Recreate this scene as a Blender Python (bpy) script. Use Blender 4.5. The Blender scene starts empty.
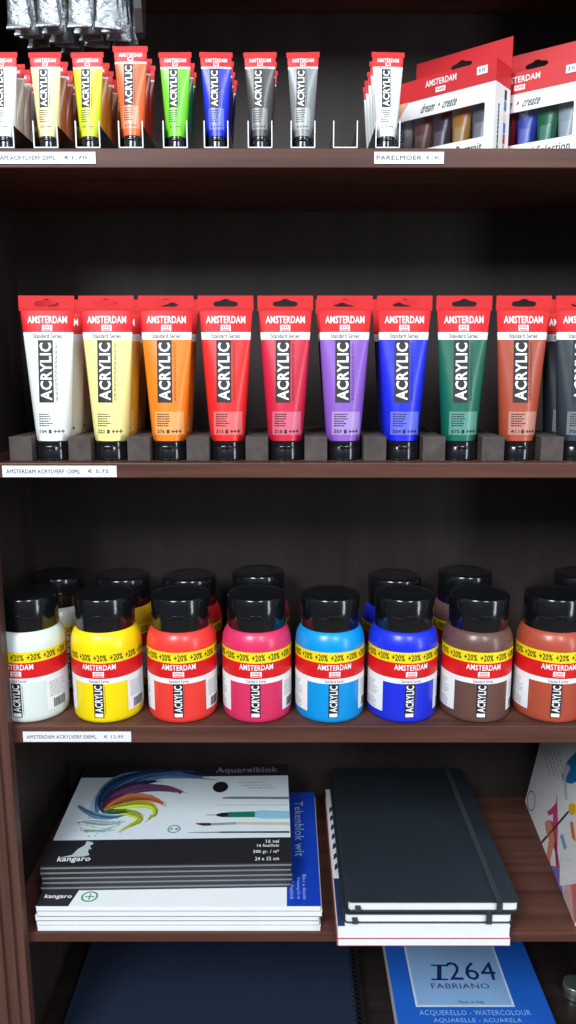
import bpy, bmesh, math, random
from mathutils import Vector, Matrix
random.seed(4)
C = bpy.context.scene.collection
CZ = 1.45                      # eye height
PITCH = math.atan(0.19); F = 740.0
# ------------------------------------------------------------------ materials
def mat(name, rgb, rough=.4, metal=0, noise=.06, nscale=40, bump=0, bscale=30, coat=0, alpha=None, spec=.5):
    m = bpy.data.materials.new(name); m.use_nodes = True
    nt = m.node_tree; b = nt.nodes['Principled BSDF']
    b.inputs['Roughness'].default_value = rough
    b.inputs['Metallic'].default_value = metal
    b.inputs['Coat Weight'].default_value = coat
    b.inputs['Coat Roughness'].default_value = .12
    b.inputs['Specular IOR Level'].default_value = spec
    tc = nt.nodes.new('ShaderNodeTexCoord')
    n = nt.nodes.new('ShaderNodeTexNoise'); n.inputs['Scale'].default_value = nscale; n.inputs['Detail'].default_value = 3
    nt.links.new(tc.outputs['Object'], n.inputs['Vector'])
    r = nt.nodes.new('ShaderNodeValToRGB')
    r.color_ramp.elements[0].position = .3; r.color_ramp.elements[1].position = .7
    r.color_ramp.elements[0].color = tuple(c*(1-noise) for c in rgb)+(1,)
    r.color_ramp.elements[1].color = tuple(min(1, c*(1+noise)) for c in rgb)+(1,)
    nt.links.new(n.outputs['Fac'], r.inputs['Fac']); nt.links.new(r.outputs['Color'], b.inputs['Base Color'])
    if bump:
        n2 = nt.nodes.new('ShaderNodeTexNoise'); n2.inputs['Scale'].default_value = bscale; n2.inputs['Detail'].default_value = 2
        nt.links.new(tc.outputs['Object'], n2.inputs['Vector'])
        bp = nt.nodes.new('ShaderNodeBump'); bp.inputs['Strength'].default_value = bump; bp.inputs['Distance'].default_value = .002
        nt.links.new(n2.outputs['Fac'], bp.inputs['Height']); nt.links.new(bp.outputs['Normal'], b.inputs['Normal'])
    if alpha is not None: b.inputs['Alpha'].default_value = alpha
    return m
def s2l(c):
    return tuple(((v/255)/12.92 if v/255 <= .04045 else ((v/255+.055)/1.055)**2.4) for v in c)
def wood(name, c1, c2, rough=.42, stretch=(3, 60, 60), coat=0, spec=.3):
    m = bpy.data.materials.new(name); m.use_nodes = True
    nt = m.node_tree; b = nt.nodes['Principled BSDF']
    tc = nt.nodes.new('ShaderNodeTexCoord'); mp = nt.nodes.new('ShaderNodeMapping'); mp.inputs['Scale'].default_value = stretch
    n = nt.nodes.new('ShaderNodeTexNoise'); n.inputs['Scale'].default_value = 1.0; n.inputs['Detail'].default_value = 6; n.inputs['Roughness'].default_value = .6
    r = nt.nodes.new('ShaderNodeValToRGB'); r.color_ramp.elements[0].position = .32; r.color_ramp.elements[1].position = .7
    r.color_ramp.elements[0].color = s2l(c1)+(1,); r.color_ramp.elements[1].color = s2l(c2)+(1,)
    nt.links.new(tc.outputs['Object'], mp.inputs['Vector']); nt.links.new(mp.outputs['Vector'], n.inputs['Vector'])
    nt.links.new(n.outputs['Fac'], r.inputs['Fac']); nt.links.new(r.outputs['Color'], b.inputs['Base Color'])
    bp = nt.nodes.new('ShaderNodeBump'); bp.inputs['Strength'].default_value = .08; bp.inputs['Distance'].default_value = .001
    nt.links.new(n.outputs['Fac'], bp.inputs['Height']); nt.links.new(bp.outputs['Normal'], b.inputs['Normal'])
    b.inputs['Roughness'].default_value = rough; b.inputs['Specular IOR Level'].default_value = spec; b.inputs['Coat Weight'].default_value = coat; b.inputs['Coat Roughness'].default_value = .3
    return m
M = {}
M['wood'] = wood('stained_wood', (68, 41, 34), (102, 65, 54))
M['wood_v'] = wood('stained_wood_vertical', (70, 46, 40), (100, 68, 58), stretch=(60, 60, 3))
M['panel'] = wood('dark_panel', (46, 37, 36), (57, 47, 46), rough=.5, stretch=(40, 40, 3), coat=0, spec=.3)
M['lowwood'] = wood('dark_stained_wood', (34, 27, 27), (48, 38, 36))
M['block'] = wood('grey_block_wood', (66, 58, 56), (88, 78, 75), rough=.7, stretch=(60, 60, 60), coat=0)
M['red'] = mat('red_print', s2l((216, 26, 32)), .4, spec=.3, noise=.02)
M['white'] = mat('white_print', s2l((240, 240, 240)), .4, noise=.01)
M['black'] = mat('black_print', s2l((24, 23, 25)), .55, noise=.05)
M['yellow'] = mat('yellow_band', s2l((248, 222, 20)), .35, coat=.2, noise=.02)
M['cap'] = mat('black_cap_plastic', s2l((20, 20, 23)), .16, noise=.1, bump=.05, bscale=60, coat=.4)
M['lid'] = mat('black_lid_plastic', s2l((17, 18, 21)), .16, noise=.2, bump=.12, bscale=90, coat=.3)
M['paper'] = mat('white_page_edges', s2l((236, 238, 240)), .8, noise=.02)
M['tagpaper'] = mat('tag_paper', s2l((228, 229, 232)), .6, noise=.01)
M['grey_print'] = mat('grey_print', s2l((95, 95, 100)), .5, noise=.03)
M['whiteframe'] = mat('white_plastic_edge', s2l((225, 228, 230)), .4, noise=.02)
M['silver'] = mat('silver_foil', (.36, .38, .40), .5, metal=1, noise=.15, bump=1, bscale=140)
M['notebook'] = mat('black_notebook_cover', s2l((36, 43, 51)), .5, noise=.05, bump=.15, bscale=400)  # black cover, bluish haze tint mixed into its base colour
M['elastic'] = mat('black_elastic', s2l((54, 58, 62)), .75, noise=.2, nscale=500)
M['inkblack'] = mat('satin_black_cover', s2l((36, 37, 42)), .4, noise=.03)
M['inkgrey'] = mat('grey_page_edge', s2l((120, 122, 126)), .7, noise=.04)
M['blue'] = mat('blue_cover', s2l((34, 98, 200)), .35, noise=.03)
M['deepblue'] = mat('deep_blue_cover', s2l((20, 62, 178)), .4, noise=.03)
M['paleblue'] = mat('pale_blue_cover', s2l((140, 178, 222)), .4, noise=.03)
M['wire'] = mat('black_wire', s2l((45, 46, 50)), .25, metal=.6, noise=.1)
def clear(name, tint=(.9, .92, .95), fac=.12):
    m = bpy.data.materials.new(name); m.use_nodes = True; nt = m.node_tree
    for n in list(nt.nodes):
        if n.type != 'OUTPUT_MATERIAL': nt.nodes.remove(n)
    out = [n for n in nt.nodes if n.type == 'OUTPUT_MATERIAL'][0]
    t = nt.nodes.new('ShaderNodeBsdfTransparent'); t.inputs['Color'].default_value = tint+(1,)
    g = nt.nodes.new('ShaderNodeBsdfGlossy'); g.inputs['Roughness'].default_value = .08
    fr = nt.nodes.new('ShaderNodeFresnel'); fr.inputs['IOR'].default_value = 1.45
    ns = nt.nodes.new('ShaderNodeTexNoise'); ns.inputs['Scale'].default_value = 25
    bp = nt.nodes.new('ShaderNodeBump'); bp.inputs['Strength'].default_value = .1; bp.inputs['Distance'].default_value = .001
    nt.links.new(ns.outputs['Fac'], bp.inputs['Height']); nt.links.new(bp.outputs['Normal'], g.inputs['Normal'])
    mx = nt.nodes.new('ShaderNodeMixShader')
    nt.links.new(fr.outputs['Fac'], mx.inputs[0]); nt.links.new(t.outputs[0], mx.inputs[1]); nt.links.new(g.outputs[0], mx.inputs[2])
    nt.links.new(mx.outputs[0], out.inputs['Surface'])
    return m
M['clear'] = clear('clear_plastic')
_cc = {}
def paint(rgb, rough=.36):
    k = (rgb, rough)
    if k not in _cc: _cc[k] = mat('paint_%d_%d_%d' % rgb, s2l(rgb), rough, noise=.02, bump=.22, bscale=26, coat=.15)
    return _cc[k]
def ink(rgb):
    k = (rgb, 'ink')
    if k not in _cc: _cc[k] = mat('ink_%d_%d_%d' % rgb, s2l(rgb), .45, noise=.08, nscale=150)
    return _cc[k]
# ------------------------------------------------------------------ mesh helpers
class MB:
    def __init__(s): s.v = []; s.f = []; s.m = []
    def add(s, vs, fs, mi=0):
        b = len(s.v); s.v += [tuple(v) for v in vs]
        for f in fs: s.f.append([i+b for i in f]); s.m.append(mi)
    def box(s, x0, x1, y0, y1, z0, z1, mi=0, bev=0):
        bm = bmesh.new(); bmesh.ops.create_cube(bm, size=1)
        for v in bm.verts:
            v.co = ((x0+x1)/2+v.co.x*(x1-x0), (y0+y1)/2+v.co.y*(y1-y0), (z0+z1)/2+v.co.z*(z1-z0))
        if bev: bmesh.ops.bevel(bm, geom=list(bm.edges), offset=bev, segments=2, affect='EDGES', profile=.5)
        s.bm(bm, mi)
    def bm(s, bm, mi=0):
        bm.verts.index_update()
        s.add([v.co.copy() for v in bm.verts], [[v.index for v in f.verts] for f in bm.faces], mi); bm.free()
    def rings(s, rings, mi=0, cap0=False, cap1=False, mis=None):
        n = len(rings[0]); b = len(s.v)
        for r in rings: s.v += [tuple(p) for p in r]
        for k in range(len(rings)-1):
            for i in range(n):
                j = (i+1) % n
                s.f.append([b+k*n+i, b+k*n+j, b+(k+1)*n+j, b+(k+1)*n+i]); s.m.append(mis[k] if mis else mi)
        if cap0: s.f.append([b+i for i in range(n)][::-1]); s.m.append(mis[0] if mis else mi)
        if cap1: s.f.append([b+(len(rings)-1)*n+i for i in range(n)]); s.m.append(mis[-1] if mis else mi)
    def lathe(s, prof, n=48, mi=0, mis=None, c=(0, 0)):
        s.rings([[(c[0]+r*math.cos(2*math.pi*i/n), c[1]+r*math.sin(2*math.pi*i/n), z) for i in range(n)] for r, z in prof], mi, True, True, mis)
    def tube(s, pts, r, n=8, mi=0, closed=False):
        pts = [Vector(p) for p in pts]; rs = []
        for i, p in enumerate(pts):
            a = pts[max(i-1, 0)]; b = pts[min(i+1, len(pts)-1)]; t = (b-a).normalized()
            u = t.cross(Vector((0.013, .02, 1)));
            if u.length < .1: u = t.cross(Vector((1, 0, 0)))
            u.normalize(); w = t.cross(u)
            rs.append([p+u*r*math.cos(2*math.pi*k/n)+w*r*math.sin(2*math.pi*k/n) for k in range(n)])
        s.rings(rs, mi, True, True)
    def build(s, name, mats, parent=None, smooth=None, loc=None):
        me = bpy.data.meshes.new(name); me.from_pydata(s.v, [], s.f)
        for m in (mats if isinstance(mats, (list, tuple)) else [mats]): me.materials.append(m)
        for p, mi in zip(me.polygons, s.m): p.material_index = mi
        me.update(); me.validate()
        if smooth:
            for p in me.polygons: p.use_smooth = True
            me.set_sharp_from_angle(angle=math.radians(smooth))
        o = bpy.data.objects.new(name, me); C.objects.link(o)
        if parent: o.parent = parent
        if loc: o.location = loc
        return o
def empty(name, loc=(0, 0, 0), rz=0):
    o = bpy.data.objects.new(name, None); C.objects.link(o); o.location = loc; o.rotation_euler = (0, 0, rz); o.empty_display_size = .02; return o
def tag(o, label, cat, group=None):
    o['label'] = label; o['category'] = cat
    if group: o['group'] = group
    return o
def copy_thing(o, loc, rz=0, scale=None, slots=None):
    r = o.copy(); C.objects.link(r); r.location = loc; r.rotation_euler = (0, 0, rz)
    if scale: r.scale = scale
    for ch in list(o.children):
        c = ch.copy(); C.objects.link(c); c.parent = r; recolor(c, slots)
        for g in list(ch.children):
            d = g.copy(); C.objects.link(d); d.parent = c; recolor(d, slots)
    return r
def recolor(o, slots):
    if not slots: return
    for sl in o.material_slots:
        nm = sl.material.name.split('.')[0] if sl.material else ''
        if nm in slots:
            m = slots[nm]; sl.link = 'OBJECT'; sl.material = m
        elif sl.link == 'OBJECT': pass
_tc = {}
def text2d(t, bold=.02, res=2):
    k = (t, bold, res)
    if k in _tc: return _tc[k]
    cu = bpy.data.curves.new('t', 'FONT'); cu.body = t; cu.offset = bold; cu.resolution_u = res; cu.space_character = 1.06
    o = bpy.data.objects.new('t', cu); C.objects.link(o)
    dg = bpy.context.evaluated_depsgraph_get(); dg.update()
    me = bpy.data.meshes.new_from_object(o.evaluated_get(dg))
    vs = [(v.co.x, v.co.y) for v in me.vertices]; fs = [list(p.vertices) for p in me.polygons]
    bpy.data.objects.remove(o); bpy.data.meshes.remove(me); bpy.data.curves.remove(cu)
    x0 = min(v[0] for v in vs); x1 = max(v[0] for v in vs); y0 = min(v[1] for v in vs); y1 = max(v[1] for v in vs)
    vs = [((x-x0)/(x1-x0), (y-y0)/(y1-y0)) for x, y in vs]
    _tc[k] = (vs, fs); return _tc[k]
def decal(mb, vs, fs, f, mi, cu=0, cv=0):
    """2-D shape (u, v) laid on a surface f(u, v); cu/cv cut it so that it follows the curve"""
    bm = bmesh.new(); vv = [bm.verts.new((x, y, 0)) for x, y in vs]
    for q in fs:
        try: bm.faces.new([vv[i] for i in q])
        except ValueError: pass
    us = [x for x, y in vs]; ws = [y for x, y in vs]
    for step, vals, no, ax in ((cu, us, (1, 0, 0), 0), (cv, ws, (0, 1, 0), 1)):
        if not step: continue
        k = math.floor(min(vals)/step)+1
        while k*step < max(vals):
            co = [0, 0, 0]; co[ax] = k*step
            bmesh.ops.bisect_plane(bm, geom=list(bm.verts)+list(bm.edges)+list(bm.faces), plane_co=co, plane_no=no, dist=1e-7); k += 1
    for v in bm.verts: v.co = Vector(f(v.co.x, v.co.y))
    mb.bm(bm, mi)
def put_text(mb, t, u0, u1, v0, v1, f, mi, bold=.02, cu=0, rot=0, res=2, flipx=False, cv=0):
    vs, fs = text2d(t, bold, res)
    if rot == 0: vs = [(u0+x*(u1-u0), v0+y*(v1-v0)) for x, y in vs]
    elif rot == 90: vs = [(u1-y*(u1-u0), v0+x*(v1-v0)) for x, y in vs]
    else: vs = [(u0+y*(u1-u0), v1-x*(v1-v0)) for x, y in vs]
    decal(mb, vs, fs, f, mi, cu, cv)
def put_rect(mb, u0, u1, v0, v1, f, mi, cu=0, cv=0):
    decal(mb, [(u0, v0), (u1, v0), (u1, v1), (u0, v1)], [[0, 1, 2, 3]], f, mi, cu, cv)
def greek(mb, u0, u1, v0, v1, rows, f, mi, cu=0, fill=.45, vertical=False, rnd=None):
    """unreadable small print: rows of short dashes"""
    rnd = rnd or random
    if vertical:
        w = (u1-u0)/rows
        for r in range(rows):
            v = v0
            while v < v1:
                l = rnd.uniform(.002, .005)*(v1-v0)/.06
                put_rect(mb, u0+r*w, u0+r*w+w*fill, v, min(v+l, v1), f, mi); v += l*1.3
        return
    h = (v1-v0)/rows
    for r in range(rows):
        u = u0; end = u0+(u1-u0)*rnd.uniform(.7, 1)
        while u < end:
            l = rnd.uniform(.08, .22)*(u1-u0); e = min(u+l, end)
            put_rect(mb, u, e, v1-(r+1)*h+h*(1-fill)/2, v1-(r+1)*h+h*(1+fill)/2, f, mi, cu); u = e+(u1-u0)*.03
def plate(outer, holes, th):
    """flat plate in the XZ plane with real holes, thickness along Y"""
    cu = bpy.data.curves.new('p', 'CURVE'); cu.dimensions = '2D'; cu.fill_mode = 'BOTH'; cu.extrude = th/2
    for poly in [outer]+holes:
        sp = cu.splines.new('POLY'); sp.points.add(len(poly)-1)
        for p, q in zip(sp.points, poly): p.co = (q[0]*10, q[1]*10, 0, 1)
        sp.use_cyclic_u = True
    cu.extrude = th*5
    o = bpy.data.objects.new('p', cu); C.objects.link(o); dg = bpy.context.evaluated_depsgraph_get(); dg.update()
    me = bpy.data.meshes.new_from_object(o.evaluated_get(dg))
    vs = [(v.co.x/10, -v.co.z/10, v.co.y/10) for v in me.vertices]; fs = [list(p.vertices) for p in me.polygons]
    bpy.data.objects.remove(o); bpy.data.meshes.remove(me); bpy.data.curves.remove(cu)
    return vs, fs
def rrect(x0, x1, z0, z1, r, n=4):
    P = []
    for cx, cz, a0 in ((x1-r, z0+r, -90), (x1-r, z1-r, 0), (x0+r, z1-r, 90), (x0+r, z0+r, 180)):
        for k in range(n+1):
            a = math.radians(a0+90*k/n); P.append((cx+r*math.cos(a), cz+r*math.sin(a)))
    return P
def sombrero(cx, cz, w, h):
    """euro-slot outline"""
    P = [(-.5, -.5), (.5, -.5)]
    out = []
    for a in range(-90, 91, 30): out.append((.5-.18+.18*math.cos(math.radians(a)), -.16+.34*math.sin(math.radians(a))))
    for a in range(20, 161, 20): out.append((.17*math.cos(math.radians(a)), .18+.32*math.sin(math.radians(a))))
    for a in range(90, 271, 30): out.append((-.5+.18+.18*math.cos(math.radians(a)), -.16+.34*math.sin(math.radians(a))))
    return [(cx+x*w, cz+y*h) for x, y in out]
# ------------------------------------------------------------------ camera geometry helpers (measuring printed designs)
def ray(px, py):
    x = (px-288)/F; y = (512-py)/F; c, s = math.cos(PITCH), math.sin(PITCH)
    return Vector((x, c+y*s, -s+y*c))
def on_z(px, py, z):
    d = ray(px, py); t = z/d.z; return (d.x*t, d.y*t)
def on_plane(px, py, p, n):
    d = ray(px, py); t = Vector(p).dot(Vector(n))/d.dot(Vector(n)); return d*t
# ------------------------------------------------------------------ room and bookcase
SH = dict(top=(.2208, .202), tube=(-.0978, -.1143), jar=(-.4057, -.4270), pad=(-.6806, -.6935), low=(-.93, -.95))
def struct(name, mb, m):
    o = mb.build(name, m); o['kind'] = 'structure'; return o
b = MB(); b.box(-3, 3, -3.2, 1.2, -.05, 0); struct('floor', b, wood('floor_boards', (95, 80, 66), (130, 110, 92), stretch=(4, 40, 40)))
b = MB(); b.box(-3, 3, 1.2, 1.3, 0, 2.9); struct('wall_back', b, mat('plaster', s2l((150, 148, 142)), .8))
XL, XR = -.355, .455
bc = tag(empty('bookcase', (0, .9, 0)), 'tall dark brown stained wooden bookcase with open shelves holding paint and paper', 'bookcase')
def part(name, mb, m, parent, smooth=None, off=(0, -.9, 0)):
    o = mb.build(name, m, parent, smooth, off); return o
for k, (zt, zb) in SH.items():
    b = MB(); back = 1.009 if k in ('top', 'tube') else 1.10
    b.box(XL+.0005, XR-.0005, .80, back, CZ+zb, CZ+zt, 0, .0012)
    part('shelf', b, M['lowwood'] if k == 'low' else M['wood'], bc)
b = MB(); b.box(XL, XR, .80, 1.009, CZ+.4324, CZ+.45, 0, .001); part('top_board', b, M['wood'], bc)
b = MB(); b.box(XL-.02, XR+.02, 1.01, 1.02, CZ-.405, CZ+.45); part('back_panel', b, M['panel'], bc)
b = MB(); b.box(XL-.02, XR+.02, 1.101, 1.111, 0.1, CZ-.405); part('back_panel', b, M['panel'], bc)
for x0, x1 in ((XL-.02, XL), (XR, XR+.02)):
    b = MB(); b.box(x0, x1, .80, 1.10, 0, CZ+.45); part('side_panel', b, M['panel'], bc)
def stile(xa, xb):
    b = MB(); prof = [(xa, .7995), (xa, .785)]
    inner = xb if abs(xb) < abs(xa) else xa
    n = 4; w = (xb-xa)
    for i in range(n):
        c = xa+w*(.16+.225*i)
        prof += [(c-.0022, .785), (c-.0015, .788), (c, .7892), (c+.0015, .788), (c+.0022, .785)]
    prof += [(xb, .785), (xb, .7995)]
    b.rings([[(x, y, z) for x, y in prof] for z in (0, CZ+.45)], 0, True, True)
    part('fluted_stile', b, M['wood_v'], bc)
stile(-.385, -.3200); stile(.46, .525)
b = MB(); b.box(XL, XR, .82, .84, 0, .1); part('plinth', b, M['wood'], bc)
b = MB(); b.box(XL, XR, .83, 1.10, .1, .12); part('shelf', b, M['wood'], bc)
b = MB(); b.box(XL, XR, .80, 1.10, .31, .33); part('shelf', b, M['wood'], bc)
b = MB(); b.box(-.395, .535, .775, 1.03, CZ+.45, CZ+.475, 0, .004); part('cornice', b, M['wood'], bc)
# ------------------------------------------------------------------ price tags on the shelf edges
def price_tag(x0, x1, y0, y1, text, label, front=.7995):
    n = (0, 1, 0); a = on_plane(x0, y1, (0, front, 0), n); c = on_plane(x1, y0, (0, front, 0), n)
    t = tag(empty('price_tag', ((a.x+c.x)/2, front-.0004, CZ+a.z)), label, 'price tag', 'price tags on the shelf edges')
    w = (c.x-a.x)/2; h = c.z-a.z
    b = MB(); b.box(-w, w, -.0004, .0004, 0, h); b.build('card', M['tagpaper'], t)
    b = MB(); f = lambda u, v: (u, -.0006, v)
    words, price = text
    put_text(b, words, -w*.93+ (0 if not price else 0), w*.36, h*.32, h*.68, f, 0, 0.0)
    put_text(b, price, w*.5, w*.86, h*.32, h*.68, f, 0, 0.0)
    b.build('lettering', M['black'], t)
price_tag(-29, 95.5, 152, 164, ('AMSTERDAM ACRYLVERF 20ML', '€1,70'), 'white price strip on top shelf edge under the small coloured tubes, left')
price_tag(374, 444, 152, 164, ('PARELMOER', '€ 1,85'), 'short white price strip reading PARELMOER on the top shelf edge')
price_tag(3, 116.5, 465.6, 477, ('AMSTERDAM ACRYLVERF 120ML', '€ 5,75'), 'white price strip on the shelf edge under the large white and pale yellow tubes')
price_tag(23.6, 131, 731.5, 741.5, ('AMSTERDAM ACRYLVERF 500ML', '€ 12,95'), 'white price strip on the shelf edge under the white and yellow bottles')
# ------------------------------------------------------------------ paint tube prototype (120 ml size)
BASE = mat('BASEPAINT', (1, 1, 1)); TINT = mat('TINT', (1, 1, 1)); SMALL = mat('SMALLPRINT', (.1, .1, .1))
CRED = mat('CRIMPRED', s2l((214, 46, 48)), .5, noise=.03, bump=.1, spec=.2)
Z0, Z1 = .022, .163
def ta(z): t = (z-Z0)/(Z1-Z0); t = max(0, min(1, t)); return .0188+(.0292-.0188)*t**.9
def tb(z): t = (z-Z0)/(Z1-Z0); t = max(0, min(1, t)); return .0182*(1-t**1.25)+.0007
def tf(eps): return lambda u, v: (u, -(tb(v)*math.sqrt(max(0, 1-(u/ta(v))**2))+eps), v)
def make_tube(number='', seed=1, small=False):
    rn = random.Random(seed)
    root = empty('paint_tube')
    b = MB(); n = 56
    zw, zr_ = (.149, .1525) if small else (.132, .140)
    zs = [.0205, Z0]+[Z0+(zw-Z0)*i/9 for i in range(1, 10)]+([.1525, .157, .160, Z1, Z1+.007] if small else [.140, .148, .156, Z1])
    rings = []; mis = []
    for i, z in enumerate(zs):
        a, d = (ta(z), tb(z)) if i else (.0172, .0168)
        rings.append([(a*math.cos(2*math.pi*k/n), d*math.sin(2*math.pi*k/n), z) for k in range(n)])
    for i in range(len(zs)-1):
        zm = (zs[i]+zs[i+1])/2; mis.append(0 if zm < zw else (2 if zm < zr_ else 1))
    b.rings(rings, 0, True, True, mis)
    f1 = tf(.0003); f2 = tf(.0006)
    if small:
        put_rect(b, -.0118, .0048, .0756, .1480, f1, 3, .002, .01)
        put_text(b, 'ACRYLIC', -.0098, .0032, .0775, .1450, f2, 2, .025, .003, 90)
        put_text(b, 'AMSTERDAM', -.0205, .0205, .1608, .1678, f1, 2, .02, .004)
        put_rect(b, -.0050, .0050, .1540, .1600, f1, 2, .003)
        put_rect(b, -.0035, .0035, .1560, .1590, f2, 1, .003)
        put_text(b, 'Standard Series', -.0155, .0155, .1495, .1520, f1, 3, .012, .004)
        greek(b, .0068, .0100, .078, .146, 1, f1, 5, vertical=True, fill=.4, rnd=rn)
        put_rect(b, -.0150, .0140, .0340, .0740, f1, 4, .002, .008)
        greek(b, -.0130, .0060, .0470, .0720, 6, f2, 5, .003, rnd=rn)
        put_text(b, number+' +++', -.0110, .0100, .0370, .0420, f2, 5, .03, .003)
        fb = lambda u, v: (-u, tb(v)*math.sqrt(max(0, 1-(u/ta(v))**2))+.0003, v)
        put_rect(b, -.0130, .0130, .046, .082, fb, 4, .002, .008)
    else:
        put_rect(b, -.0105, .0058, .064, .1315, f1, 3, .002, .01)
        put_text(b, 'ACRYLIC', -.0086, .0042, .0665, .1285, f2, 2, .025, .003, 90)
        put_text(b, 'AMSTERDAM', -.0215, .0215, .1495, .1575, f1, 2, .02, .004)
        put_rect(b, -.0055, .0055, .1412, .1478, f1, 2, .003)
        put_text(b, 'XXX', -.0042, .0042, .1440, .1470, f2, 1, .03, .003); put_rect(b, -.0042, .0042, .1418, .1430, f2, 1, .003)
        put_text(b, 'Standard Series', -.0155, .0155, .1336, .1384, f1, 3, .012, .004)
        greek(b, .0078, .0106, .066, .129, 2, f1, 5, vertical=True, fill=.4, rnd=rn)
        put_rect(b, -.0140, .0175, .0285, .0540, f1, 4, .002, .008)
        greek(b, -.0115, .0040, .0375, .0525, 6, f2, 5, .003, rnd=rn)
        if number: put_text(b, number, -.0115, -.0030, .0305, .0345, f2, 5, .02, .003)
        put_rect(b, -.0008, .0022, .0303, .0345, f2, 5)
        put_text(b, '+++', .0045, .0150, .0305, .0345, f2, 5, .03, .003)
    b.build('body', [BASE, M['red'], M['white'], M['black'], TINT, SMALL], root, 50)
    if small: vs, fs = plate(rrect(-.0312, .0312, .1695, .179, .0008, 2), [], .0012)
    else: vs, fs = plate(rrect(-.0304, .0304, .1628, .179, .0008, 2), [sombrero(0, .1715, .0275, .0085)], .0012)
    b = MB(); b.add(vs, fs)
    for z in ((.1712, .1728, .1770) if small else (.1645, .1662)): b.box(-.0301, .0301, -.0009, .0009, z-.0003, z+.0003)
    b.build('crimp', CRED, root)
    b = MB(); b.lathe([(.0188, 0), (.0195, .0008), (.0196, .0145), (.0192, .0152), (.0192, .0158), (.0194, .0166), (.0190, .0205), (.0180, .0212)], 40)
    b.box(-.006, .006, -.0212, -.0190, .013, .0165, 0, .0008)
    b.build('flip_cap', M['cap'], root, 40)
    return root
def tubecol(rgb, light=False, tint=None, small=None):
    t = tint or tuple(int(c+(235-c)*.36) for c in rgb)
    return {'BASEPAINT': paint(rgb), 'TINT': paint(t), 'SMALLPRINT': ink(small or ((60, 60, 60) if light else tuple(int(c*.35) for c in rgb)))}
TUBES = [('white', (236, 240, 236), '104', 1), ('pale yellow', (246, 232, 150), '222', 1), ('orange', (250, 130, 22), '276', 0),
         ('bright red', (232, 36, 34), '315', 0), ('crimson', (206, 28, 62), '318', 0), ('violet', (138, 88, 190), '507', 0),
         ('ultramarine blue', (22, 36, 214), '504', 0), ('dark green', (8, 98, 78), '675', 0), ('reddish brown', (172, 74, 50), '411', 0), ('dark slate grey', (44, 54, 62), '708', 0)]
tubeY = .8385; TX = [-.0030+.0653*(k-4) for k in range(10)]
protos = []
for k, (nm, rgb, num, light) in enumerate(TUBES):
    t = make_tube(num, k)
    sl = tubecol(rgb, light, tint=(rgb if k < 2 else None))
    for ch in t.children: recolor(ch, sl)
    t.location = (TX[k], tubeY, CZ-.0978+.0001)
    t.rotation_euler = (0, 0, math.radians([2, -1, 1, 0, -1, 1, 0, -1, 1, 0][k]))
    where = 'leftmost of its shelf' if k == 0 else 'at the front of the middle shelf'
    if k == 9: where = 'cut off at the right photo edge'
    tag(t, 'large %s acrylic tube with red top, %s' % (nm, where), 'paint tube', 'large paint tubes on the second shelf')
    protos.append(t)
base_tube = make_tube('315', 3); small_tube = make_tube('315', 3, True)
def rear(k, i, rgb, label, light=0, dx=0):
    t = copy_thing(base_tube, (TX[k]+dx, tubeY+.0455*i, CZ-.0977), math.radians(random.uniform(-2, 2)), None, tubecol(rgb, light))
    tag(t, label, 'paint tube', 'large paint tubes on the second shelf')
rear(0, 1, (225, 220, 200), 'large white paint tube in shade-dulled colour, standing directly behind the leftmost large white tube', 1)  # white tubes: the greyish-yellow shade is put into their colour
rear(0, 2, (215, 208, 185), 'large white paint tube in shade-dulled colour, third from the front behind the leftmost white tube', 1)
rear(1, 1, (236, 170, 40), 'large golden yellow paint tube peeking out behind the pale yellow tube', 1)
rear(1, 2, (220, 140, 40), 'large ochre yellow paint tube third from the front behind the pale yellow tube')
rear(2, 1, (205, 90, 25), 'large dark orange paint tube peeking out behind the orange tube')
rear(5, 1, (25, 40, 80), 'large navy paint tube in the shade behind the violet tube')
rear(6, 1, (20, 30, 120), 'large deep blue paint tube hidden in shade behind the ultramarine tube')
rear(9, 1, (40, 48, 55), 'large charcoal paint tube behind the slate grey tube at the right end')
# wooden divider rack between caps
rk = tag(empty('tube_rack', (0, .83, CZ-.0978)), 'dark grey wooden rack of square divider blocks holding the large paint tubes upright', 'rack')
for k in range(11):
    xc = -.0018+.0653*(k-4.5); b = MB(); x0, x1 = xc-.0125, xc+.0125
    b.box(x0, x1, -.0135, .166, .0002, .027, 0, .0006); b.build('divider_block', M['block'], rk)
# ------------------------------------------------------------------ small tubes on the top shelf
S = .512; ZT = CZ+.2208
SX = {0: 1, 1: 45, 2: 87.3, 3: 130.5, 4: 175, 5: 216, 6: 260, 7: 303, 8: 345.5, 9: 388}
def sx(px): return (px-288)*.742/740
smalls = [(0, 'white', (236, 240, 240), 1, 3, (205, 190, 170)), (1, 'cream', (246, 226, 165), 1, 3, (190, 110, 60)), (2, 'lemon yellow', (214, 226, 30), 1, 4, (215, 130, 35)),
          (3, 'orange', (250, 104, 48), 0, 2, (175, 35, 25)), (4, 'bright green', (112, 214, 36), 1, 2, (18, 110, 70)), (5, 'ultramarine blue', (24, 42, 210), 0, 3, (20, 30, 110)),
          (6, 'dark grey', (70, 68, 64), 0, 2, (60, 60, 60)), (7, 'silver grey', (128, 132, 134), 0, 0, (0, 0, 0)), (9, 'pearl white', (236, 240, 238), 1, 4, (225, 228, 226))]
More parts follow.
